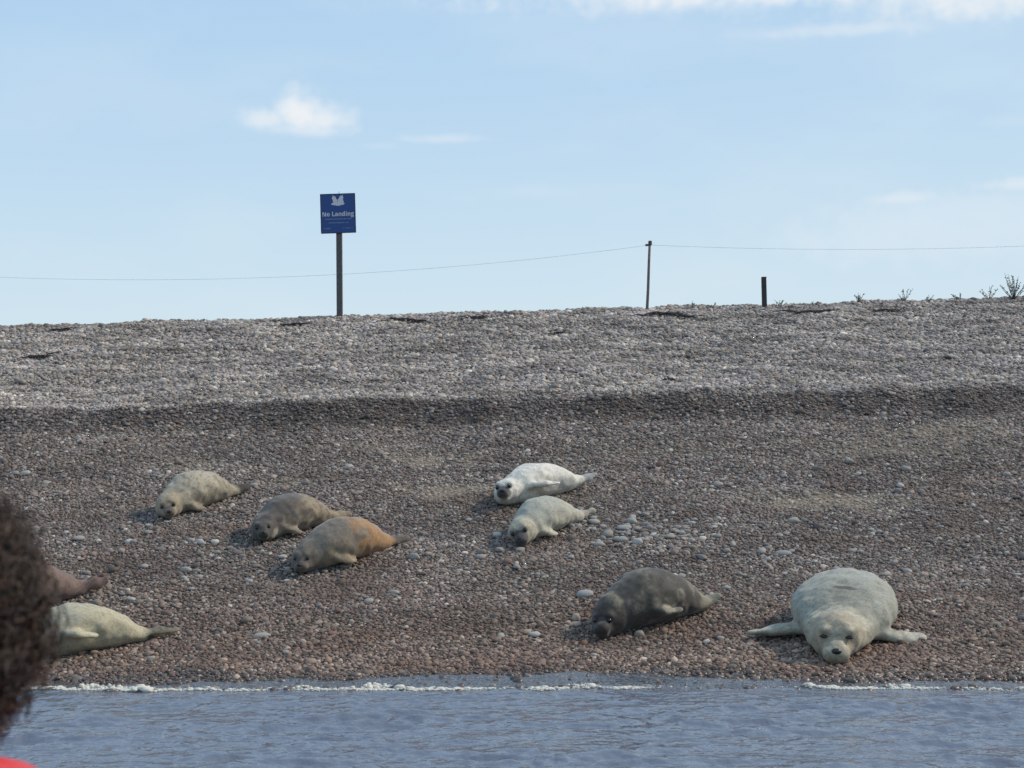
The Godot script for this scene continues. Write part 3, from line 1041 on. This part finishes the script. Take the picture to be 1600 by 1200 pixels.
# ---------------------------------------------------------------- weeds and wrack
func build_weeds() -> void:
	var green := mat(lin(.10, .115, .085), .85)
	green.backlight_enabled = true
	green.backlight = Color(.25, .27, .2)
	var stalk := mat(lin(.11, .10, .085), .9)
	var spots := [[8.45, -27.2, .46, 18, "largest shrubby weed on the crest at the right edge"], [8.05, -27.25, .27, 7, "spiky weed just left of the largest weed at the right edge"], [7.55, -27.2, .17, 7, "low weed on the crest between the upright sprig and the largest weed"], [6.62, -27.25, .26, 5, "upright weed sprig on the crest right of the spreading tuft"], [7.0, -27.2, .15, 6, "tiny weed on the crest beside the upright sprig"], [5.85, -27.2, .2, 10, "spreading weed tuft on the crest midway between short post and right edge"], [5.1, -27.2, .14, 5, "thin low weed on the crest second to the right of the short post"],
		[4.5, -27.2, .15, 6, "small weed on the crest immediately right of the short dark post"], [3.4, -27.2, .2, 5, "weed sprig on the crest between wire post and short dark post"], [3.05, -27.2, .13, 5, "tiny weed on the crest just right of the wire post"], [-5.15, -26.9, .10, 3, "lone tiny weed on the crest left of the blue sign"], [-.95, -27.0, .08, 4, "tiny weed on the crest midway between sign and wire post"]]
	for q in spots:
		var at := Vector3(q[0], ground(q[0], q[1]) - .01, q[1])
		var t := thing("shore_weed", q[4], "plant", at, "weeds along the crest")
		var stems := begin()
		var leaves := begin(false)
		for i in q[3]:
			var lean := Vector3(rng.randfn(0, .6), 1, rng.randfn(0, .5)).normalized()
			var h: float = q[2] * rng.randf_range(.6, 1.1)
			var p0 := Vector3(rng.randf_range(-.004, .004), 0, rng.randf_range(-.004, .004))
			var p1 := p0 + lean * h * .55
			var p2 := p0 + lean * h + Vector3(rng.randfn(0, .03), 0, 0)
			tube(stems, PackedVector3Array([p0, p1, p2]), PackedFloat32Array([.005, .004, .0025]), 4)
			for k in int(4 + q[2] * 26):
				var u := rng.randf_range(.3, 1.0)
				var b := p0.lerp(p2, u)
				var dir := (lean * .6 + Vector3(rng.randfn(0, .8), rng.randf_range(-.1, .6), rng.randfn(0, .8))).normalized()
				var l := rng.randf_range(.018, .042)
				var sd := dir.cross(Vector3(rng.randfn(), rng.randfn(), rng.randfn())).normalized() * l * .28
				for v in [b, b + dir * l * .55 + sd, b + dir * l, b, b + dir * l, b + dir * l * .55 - sd]: leaves.add_vertex(v)
		part("stems", done(stems), stalk, t)
		tag(part("leaves", done(leaves), green, t), "", "", "", "stuff")
	# dried wrack lying in dark strands
	var dark := mat(lin(.022, .02, .02), .9)
	var wrack := [[-3.55, -26.2, .42, "dark dried wrack strand just left of the sign's foot"], [-1.75, -26.3, .55, "long dark wrack strand right of the sign's foot"], [-.55, -26.5, .35, "dark wrack strand on the crest midway between sign and wire post"], [2.5, -26.2, .8, "longest dark wrack strand, below the thin wire post"], [4.85, -26.3, .7, "dark wrack strand just below the short dark post"], [.72, -25.0, .14, "small dark wrack clump on the grey upper bank above the white pup"], [2.05, -21.3, .14, "small dark wrack clump low on the grey upper bank, above the scarp"], [-7.0, -24.0, .4, "dark wrack strand on the upper bank at the left edge"], [-7.3, -26.2, .35, "dark wrack strand on the crest far left of the sign"], [6.1, -26.2, .35, "dark wrack strand on the crest below the spreading weed tuft"]]
	for q in wrack:
		var st := begin()
		for i in int(6 + q[2] * 16):
			var pts := PackedVector3Array()
			var rad := PackedFloat32Array()
			var p := Vector2(rng.randfn(0, q[2] * .2), rng.randfn(0, .03))
			var dir := Vector2(1, 0).rotated(rng.randfn(0, .25)) * (1 if rng.randf() < .5 else -1)
			for k in 7:
				var y := ground(q[0] + p.x, q[1] + p.y) - ground(q[0], q[1])
				pts.append(Vector3(p.x, y + .035 + rng.randf() * .025, p.y))
				rad.append(.012 * (1.0 - k * .1))
				dir = dir.rotated(rng.randfn(0, .35))
				p += dir * q[2] * .09
			tube(st, pts, rad, 4)
		var o := part("wrack_strand", done(st), dark)
		o.position = Vector3(q[0], ground(q[0], q[1]), q[1])
		tag(o, q[3], "seaweed", "dark wrack on the upper bank")

# ---------------------------------------------------------------- single stones
func build_stones() -> void:
	var list := [
		[1.08, -15.95, .085, .03, .06, Color(.36, .37, .375), "flat pale grey stone uppermost of the cluster right of the grey-white pup"],
		[1.02, -15.55, .095, .035, .06, Color(.34, .345, .34), "long grey stone in the middle of the cluster right of the grey-white pup"],
		[1.17, -15.45, .06, .04, .045, Color(.52, .51, .48), "whitest stone in the cluster right of the grey-white pup"],
		[.80, -15.4, .07, .03, .05, Color(.38, .38, .37), "pale grey stone at the left end of the cluster right of the grey-white pup"],
		[.60, -13.95, .085, .045, .06, Color(.40, .41, .42), "pale flat stone lying alone above the dark grey pup's head"],
		[1.42, -14.5, .04, .035, .04, Color(.60, .59, .55), "small round white stone above the dark grey pup's back"],
		[.50, -13.35, .04, .04, .036, Color(.5, .45, .38), "round pinkish stone left of the dark grey pup's head"],
		[-.16, -15.75, .055, .03, .04, Color(.62, .61, .58), "white stone between the white pup's chin and the grey-white pup's head"],
		[-3.68, -15.6, .05, .03, .04, Color(.55, .55, .53), "white stone below the mottled pup at the far left"],
		[-2.85, -15.55, .05, .035, .045, Color(.6, .6, .58), "white stone between the mottled pup and the brown-grey pup"],
		[-2.02, -13.05, .085, .022, .05, Color(.42, .41, .38), "flat pale stone on the lower shingle right of the cream pup's tail"],
		[.98, -12.9, .05, .035, .045, Color(.30, .28, .24), "tan stone at the dark grey pup's belly"],
		[2.5, -15.15, .09, .03, .055, Color(.33, .335, .34), "long grey stone on the shingle straight above the big adult seal"],
	]
	var k := 0
	for q in list:
		var at := Vector3(q[0], ground(q[0], q[1]) + q[3] * .45, q[1])
		var m := mat(q[5].linear_to_srgb(), .75, .4)
		m.albedo_texture = noise_tex(.03, FastNoiseLite.TYPE_SIMPLEX, 128, 4, ramp(Color(.8, .79, .77), Color(1, 1, 1)))
		m.uv1_triplanar = true
		m.uv1_scale = Vector3.ONE * 1.3
		var xf := Transform3D(Basis(Quaternion(Vector3.UP, ground_normal(q[0], q[1]))) * Basis(Vector3.UP, rng.randfn(0, .25)) * Basis.from_scale(Vector3(q[2], q[3], q[4]) * .88), at)
		var o := part("beach_stone", pebble_meshes[k % 4], m, self, xf)
		tag(o, q[6], "stone", "pale stones on the shingle")
		k += 1

# ---------------------------------------------------------------- seals
func build_seals() -> void:
	fur = mat(Color.WHITE, .72, .35)
	fur.vertex_color_use_as_albedo = true
	fur.rim_enabled = true
	fur.rim = .35
	fur.rim_tint = .6
	fur.heightmap_enabled = true
	fur.heightmap_texture = noise_tex(.09, FastNoiseLite.TYPE_SIMPLEX, 256, 3)
	fur.heightmap_scale = .1
	fur.uv1_triplanar = true
	fur.uv1_scale = Vector3.ONE * 3.0
	eye_mat = mat(lin(.008, .007, .007), .12)
	nose_mat = mat(lin(.015, .014, .014), .35)
	ball_mesh = SphereMesh.new()
	ball_mesh.radial_segments = 16
	ball_mesh.rings = 8
	ball_mesh.radius = .5
	ball_mesh.height = 1.0
	var g := "seal pups resting on the shingle"
	seal("cream mottled seal pup farthest left, head low and dark flippers behind", g, Vector2(-3.570, -16.380), Vector2(-2.943, -17.136), {"seed": 1, "roll": 8.0, "size": 0.883, "fat": 1.04, "head": 1.16, "yaw": 54.0, "nod": -12.0, "bend": -.05, "tail_lift": .03,
		"coat": coat({"back": Color(.40, .365, .28), "belly": Color(.30, .26, .19), "rear": Color(.33, .29, .21), "head": Color(.30, .25, .18), "muzzle": Color(.10, .085, .07), "flipper": Color(.22, .19, .14), "tail": Color(.07, .06, .05), "spot": Color(.17, .15, .115), "spots": 0.80, "mask": .045})})
	seal("brown-grey seal pup with a buff rear, behind the orange-flanked pup", g, Vector2(-2.560, -15.580), Vector2(-1.776, -16.408), {"seed": 2, "roll": 14.0, "tilt": -6.0, "size": 0.870, "fat": 1.05, "head": 1.12, "yaw": 52.0, "nod": -10.0, "bend": -.06,
		"coat": coat({"back": Color(.115, .10, .088), "belly": Color(.26, .225, .165), "rear": Color(.29, .235, .16), "rear_at": .42, "head": Color(.085, .075, .068), "muzzle": Color(.06, .055, .05), "flipper": Color(.24, .2, .15), "tail": Color(.25, .2, .14), "spot": Color(.07, .06, .055), "spots": 0.65, "mask": .06,
			"extra": func(c: Color, u: float, v: float, w: float, q: Vector3, n: float, p: Vector3) -> Color: return mixc(c, Color(.36, .33, .26), (1.0 - smoothstep(.05, .10, q.distance_to(Vector3(-.02, -.05, -.12)) + n * .05)) * .8)})})
	seal("grey seal pup with an orange-brown rear flank, lowest of the left trio", g, Vector2(-2.015, -14.680), Vector2(-1.108, -15.508), {"seed": 3, "roll": 16.0, "tilt": -10.0, "size": 0.950, "fat": 1.04, "head": 1.05, "yaw": 38.0, "nod": -14.0, "bend": .03,
		"coat": coat({"back": Color(.19, .165, .135), "belly": Color(.27, .22, .15), "rear": Color(.36, .20, .085), "rear_at": .46, "head": Color(.13, .11, .09), "muzzle": Color(.09, .08, .07), "flipper": Color(.25, .2, .14), "tail": Color(.13, .11, .09), "spot": Color(.12, .105, .085), "spots": 0.51, "mask": .05,
			"extra": func(c: Color, u: float, v: float, w: float, q: Vector3, n: float, p: Vector3) -> Color: return mixc(c, Color(.27, .245, .2), smoothstep(.55, .95, v + n * .5) * (1.0 - smoothstep(.3, .45, u)) * .7)})})
	seal("white-coated seal pup with a dark muzzle, uppermost of the middle pair", g, Vector2(-0.245, -16.630), Vector2(0.718, -17.350), {"seed": 4, "roll": 34.0, "tilt": -14.0, "size": 0.950, "fat": 0.95, "head": 1.2, "yaw": 44.0, "nod": -10.0, "bend": -.08, "tail_lift": .03,
		"flips": [[Vector3(.76, .12, -.17), Vector3(.64, .10, -.25), Vector3(.5, .06, -.31)], [Vector3(.77, .09, .15), Vector3(.68, .04, .235), Vector3(.58, .03, .25)]],
		"coat": coat({"back": Color(.62, .61, .55), "belly": Color(.56, .54, .46), "rear": Color(.62, .60, .52), "head": Color(.55, .54, .49), "muzzle": Color(.05, .047, .05), "flipper": Color(.6, .58, .51), "tail": Color(.3, .3, .28), "spot": Color(.5, .48, .42), "spots": 0.43, "mask": .05})})
	seal("grey-white seal pup with a dark face, lower of the middle pair", g, Vector2(-0.065, -15.430), Vector2(0.641, -16.258), {"seed": 5, "roll": 12.0, "size": 0.864, "fat": 1.00, "head": 1.28, "yaw": 32.0, "nod": -12.0, "tilt": 10.0, "bend": -.07, "tail_lift": .02,
		"coat": coat({"back": Color(.37, .375, .32), "belly": Color(.45, .44, .34), "rear": Color(.44, .42, .34), "head": Color(.34, .32, .245), "muzzle": Color(.055, .05, .052), "flipper": Color(.46, .44, .35), "tail": Color(.34, .32, .26), "spot": Color(.24, .245, .215), "spots": 0.65, "mask": .06})})
	seal("cream-yellow seal pup at the left, head hidden behind the dark-haired person", g, Vector2(-3.980, -12.500), Vector2(-2.860, -13.120), {"seed": 6, "roll": 30.0, "tail_long": 1.15, "size": 1.0, "fat": 0.91, "head": 1.05, "yaw": 10.0, "bend": .04, "tail_lift": -.01, "tail_fan": .5,
		"flips": [[Vector3(.72, .13, -.17), Vector3(.62, .10, -.25), Vector3(.47, .06, -.27)], [Vector3(.77, .09, .15), Vector3(.68, .04, .235), Vector3(.58, .03, .25)]],
		"coat": coat({"back": Color(.37, .355, .275), "belly": Color(.34, .315, .24), "rear": Color(.43, .395, .275), "rear_at": .5, "head": Color(.3, .28, .22), "muzzle": Color(.1, .09, .08), "flipper": Color(.44, .40, .27), "tail": Color(.15, .135, .10), "spot": Color(.28, .26, .19), "spots": 0.51})})
	seal("brown seal pup behind the cream pup, mostly hidden by the person's hair", g, Vector2(-4.750, -13.600), Vector2(-3.680, -14.250), {"seed": 7, "size": 1.05, "fat": 0.88, "head": 1.05, "yaw": 0.0, "tail_lift": .06, "tail_fan": .6,
		"coat": coat({"back": Color(.15, .105, .085), "belly": Color(.19, .14, .11), "rear": Color(.17, .12, .10), "head": Color(.12, .09, .08), "muzzle": Color(.07, .06, .05), "flipper": Color(.15, .10, .085), "tail": Color(.14, .095, .08), "spot": Color(.1, .07, .06), "spots": 0.58})})
	seal("dark grey seal pup with a pale fore flipper, beside the big adult", g, Vector2(0.550, -12.930), Vector2(1.648, -13.612), {"seed": 8, "roll": 26.0, "tilt": -16.0, "tail_long": .5, "size": .965, "fat": 1.12, "head": 1.12, "yaw": 34.0, "nod": -18.0, "lift": .115, "bend": .0, "tail_lift": .05,
		"flips": [[Vector3(.68, .11, -.17), Vector3(.60, .075, -.24), Vector3(.49, .06, -.275)], [Vector3(.77, .09, .15), Vector3(.68, .04, .235), Vector3(.58, .03, .25)]],
		"coat": coat({"back": Color(.085, .08, .067), "belly": Color(.07, .062, .05), "rear": Color(.092, .086, .07), "rear_at": .2, "head": Color(.06, .05, .042), "muzzle": Color(.035, .031, .03), "flipper": Color(.30, .265, .195), "tail": Color(.30, .27, .2), "spot": Color(.06, .058, .055), "spots": 0.72, "mask": .09,
			"extra": func(c: Color, u: float, v: float, w: float, q: Vector3, n: float, p: Vector3) -> Color:
				c = mixc(c, Color(.26, .23, .16), (1.0 - smoothstep(.025, .05, absf(u - .885 + n * .05))) * smoothstep(-.2, .35, v + n) * smoothstep(-.2, .3, n + .25) * .7)
				c = mixc(c, Color(.045, .043, .04), smoothstep(.0, .3, n) * .6)
				c = mixc(c, Color(.19, .175, .14), smoothstep(.12, .34, -n) * (1.0 - smoothstep(.8, .95, u)) * .7)
				return mixc(c, Color(.24, .225, .17), (1.0 - smoothstep(.05, .12, u + n * .1)) * .8)})})
	seal("big pale grey adult seal facing the water with both flippers spread", "", Vector2(2.34, -12.06), Vector2(2.89, -13.85), {"seed": 9, "adult": true, "size": .97, "fat": 0.96, "head": 1.68, "yaw": 6.0, "nod": -12.0, "lift": .175, "bend": .0, "cell": .012, "eye_size": Vector3(.012, .008, .02), "tail_fan": 1.2,
		"flips": [[Vector3(1.42, .10, .30), Vector3(1.43, .06, .52), Vector3(1.50, .05, .67)], [Vector3(1.42, .10, -.30), Vector3(1.34, .06, -.48), Vector3(1.26, .05, -.61)]],
		"folds": [Vector3(1.66, .016, .45), Vector3(1.58, .018, .55), Vector3(1.50, .014, .6), Vector3(1.42, .010, .7)],
		"coat": coat({"back": Color(.275, .28, .23), "belly": Color(.345, .335, .26), "line": -.3, "rear": Color(.34, .345, .30), "rear_at": .55, "head": Color(.33, .29, .215), "muzzle": Color(.24, .205, .15), "flipper": Color(.36, .35, .29), "spot": Color(.24, .245, .21), "spots": 0.58, "mask": .06, "mask_on": .6,
			"extra": func(c: Color, u: float, v: float, w: float, q: Vector3, n: float, p: Vector3) -> Color:
				c = mixc(c, Color(.12, .115, .10), (1.0 - smoothstep(.012, .025, Vector2(p.z - .2, p.x - 1.2).length())) * .7)
				c = mixc(c, Color(.19, .19, .16), (1.0 - smoothstep(.08, .24, absf(p.z + .03 + n * .12))) * smoothstep(1.12, 1.25, p.x) * (1.0 - smoothstep(1.5, 1.72, p.x)) * .75)
				c = mixc(c, Color(.05, .045, .04), (1.0 - smoothstep(.028, .046, Vector2((p.z + .0) * .4, p.x - 1.24).length() + n * .01)) * .85)
				return mixc(c, Color(.47, .44, .33), (1.0 - smoothstep(.02, .045, absf(q.length() - .155))) * smoothstep(-.1, .1, q.y + n * .05) * .6)})})

# ---------------------------------------------------------------- the person in front
func build_person() -> void:
	var hc := Vector3(-.594, 1.376, -1.55)
	var t := thing("person", "person seen from behind with bushy dark brown curly hair and red clothing", "person", hc)
	var f := Field.new()
	# head, neck, trunk, arms with the hands in the lap, legs bent on a bench; the face looks to the beach (-z)
	var B := Basis()
	f.ball(Transform3D(B, Vector3(0, .02, .005)), Vector3(.076, .098, .096), .02)
	f.ball(Transform3D(B, Vector3(0, -.045, -.035)), Vector3(.058, .07, .062), .03)
	f.ball(Transform3D(B, Vector3(0, -.015, -.1)), Vector3(.013, .022, .02), .015)
	f.ball(Transform3D(B, Vector3(0, -.065, -.088)), Vector3(.026, .012, .014), .012)
	for s in [-1.0, 1.0]: f.ball(Transform3D(B, Vector3(.078 * s, 0, .005)), Vector3(.012, .03, .018), .01)
	f.limb(Vector3(0, -.06, .02), Vector3(0, -.2, .035), .055, .06, .04)
	var skin := mat(lin(.42, .27, .20), .55)
	skin.subsurf_scatter_enabled = true
	skin.subsurf_scatter_strength = .1
	part("head", f.net(Vector3(-.13, -.28, -.17), Vector3(.13, .16, .16), .007), skin, t)
	for s in [-1.0, 1.0]:
		part("eye", ball_mesh, eye_mat, t, Transform3D(Basis.from_scale(Vector3(.024, .016, .016)), Vector3(.031 * s, .012, -.084)))
	var c := Field.new()
	c.limb(Vector3(0, -.26, .04), Vector3(0, -.5, .05), .15, .15, .08, Vector3.BACK, .75)
	c.limb(Vector3(0, -.5, .05), Vector3(0, -.70, .06), .155, .17, .08, Vector3.BACK, .75)
	for s in [-1.0, 1.0]:
		c.limb(Vector3(.1 * s, -.235, .04), Vector3(.185 * s, -.27, .04), .075, .075, .06)
		c.limb(Vector3(.195 * s, -.27, .04), Vector3(.25 * s, -.53, .02), .068, .055, .04)
		c.limb(Vector3(.25 * s, -.53, .02), Vector3(.12 * s, -.62, -.2), .055, .045, .03)
	part("jacket", c.net(Vector3(-.36, -.92, -.3), Vector3(.36, -.12, .3), .014), mat(lin(.03, .035, .05), .85), t)
	var l := Field.new()
	for s in [-1.0, 1.0]:
		l.limb(Vector3(.09 * s, -.72, .04), Vector3(.12 * s, -.72, -.42), .09, .068, .05)
		l.limb(Vector3(.12 * s, -.72, -.42), Vector3(.11 * s, -1.14, -.40), .066, .05, .03)
		l.limb(Vector3(.11 * s, -1.17, -.38), Vector3(.12 * s, -1.175, -.56), .045, .04, .03)
	part("trousers", l.net(Vector3(-.3, -1.3, -.7), Vector3(.3, -.55, .25), .016), mat(lin(.04, .045, .06), .85), t)
	# padded lifejacket: a thick collar behind the neck and two front pads
	var j := Field.new()
	for i in 11:
		var a := deg_to_rad(-130.0 + 26.0 * i)
		var b := deg_to_rad(-130.0 + 26.0 * (i + 1))
		if i == 10: break
		j.limb(Vector3(sin(a) * .122, -.16 - .02 * (1 - cos(a)), .045 + cos(a) * .085), Vector3(sin(b) * .122, -.16 - .02 * (1 - cos(b)), .045 + cos(b) * .085), .044, .044, .02)
	for s in [-1.0, 1.0]: j.limb(Vector3(.085 * s, -.26, -.06), Vector3(.1 * s, -.52, -.085), .06, .055, .03, Vector3.BACK, .7)
	part("lifejacket", j.net(Vector3(-.26, -.66, -.22), Vector3(.26, -.08, .26), .009), mat(lin(.62, .035, .04), .55), t)
	# hair: a cap and a mass of curls round it
	var cap := Field.new()
	cap.ball(Transform3D(B, Vector3(0, .02, .03)), Vector3(.118, .115, .115), .02)
	cap.ball(Transform3D(B, Vector3(0, -.035, .05)), Vector3(.115, .085, .09), .04)
	cap.ripple = fine
	cap.ripple.frequency = 14.0
	cap.rip = .02
	var brown := mat(lin(.03, .019, .014), .6, .4)
	var hair := part("hair", cap.net(Vector3(-.17, -.21, -.13), Vector3(.17, .19, .2), .008), brown, t)
	var curls := []
	for q in 3:
		var st := begin()
		var pts := PackedVector3Array()
		var rad := PackedFloat32Array()
		var turns := 2.2 + q * .5
		for i in 18:
			var u := i / 17.0
			var a := u * turns * TAU
			var w := .009 * minf(1, u * 4.0) * (1.0 + .3 * q)
			pts.append(Vector3(cos(a) * w, u * .062, sin(a) * w))
			rad.append(.0019 * (1.0 - .6 * u))
		tube(st, pts, rad, 3)
		curls.append(done(st))
	var tones := [lin(.05, .031, .022), lin(.085, .05, .034), lin(.028, .019, .016)]
	for q in 3:
		var buf := PackedFloat32Array()
		for i in 2600:
			var d := Vector3(rng.randfn(), rng.randfn(), rng.randfn()).normalized()
			if d.z < -.35 and d.y < .45: continue
			var p := Vector3(d.x * .113, .005 + d.y * .098 - (.012 if d.y < 0 else 0.0), .035 + d.z * .115)
			if d.y < -.1: p.x *= 1.04
			var up := (d + Vector3(rng.randfn(0, .5), rng.randfn(0, .5) - .15, rng.randfn(0, .5))).normalized()
			var ax := up.cross(Vector3(rng.randfn(), rng.randfn(), rng.randfn())).normalized()
			var az := ax.cross(up)
			var s := rng.randf_range(.45, 1.0)
			buf.append_array(PackedFloat32Array([ax.x * s, up.x * s, az.x * s, p.x, ax.y * s, up.y * s, az.y * s, p.y, ax.z * s, up.z * s, az.z * s, p.z]))
		var mm := MultiMesh.new()
		mm.transform_format = MultiMesh.TRANSFORM_3D
		mm.mesh = curls[q]
		mm.instance_count = buf.size() / 12
		mm.buffer = buf
		var o := MultiMeshInstance3D.new()
		o.multimesh = mm
		var hm := mat(tones[q], .5, .45)
		o.material_override = hm
		o.name = "curls"
		hair.add_child(o, true)
		tag(o, "", "", "", "stuff")
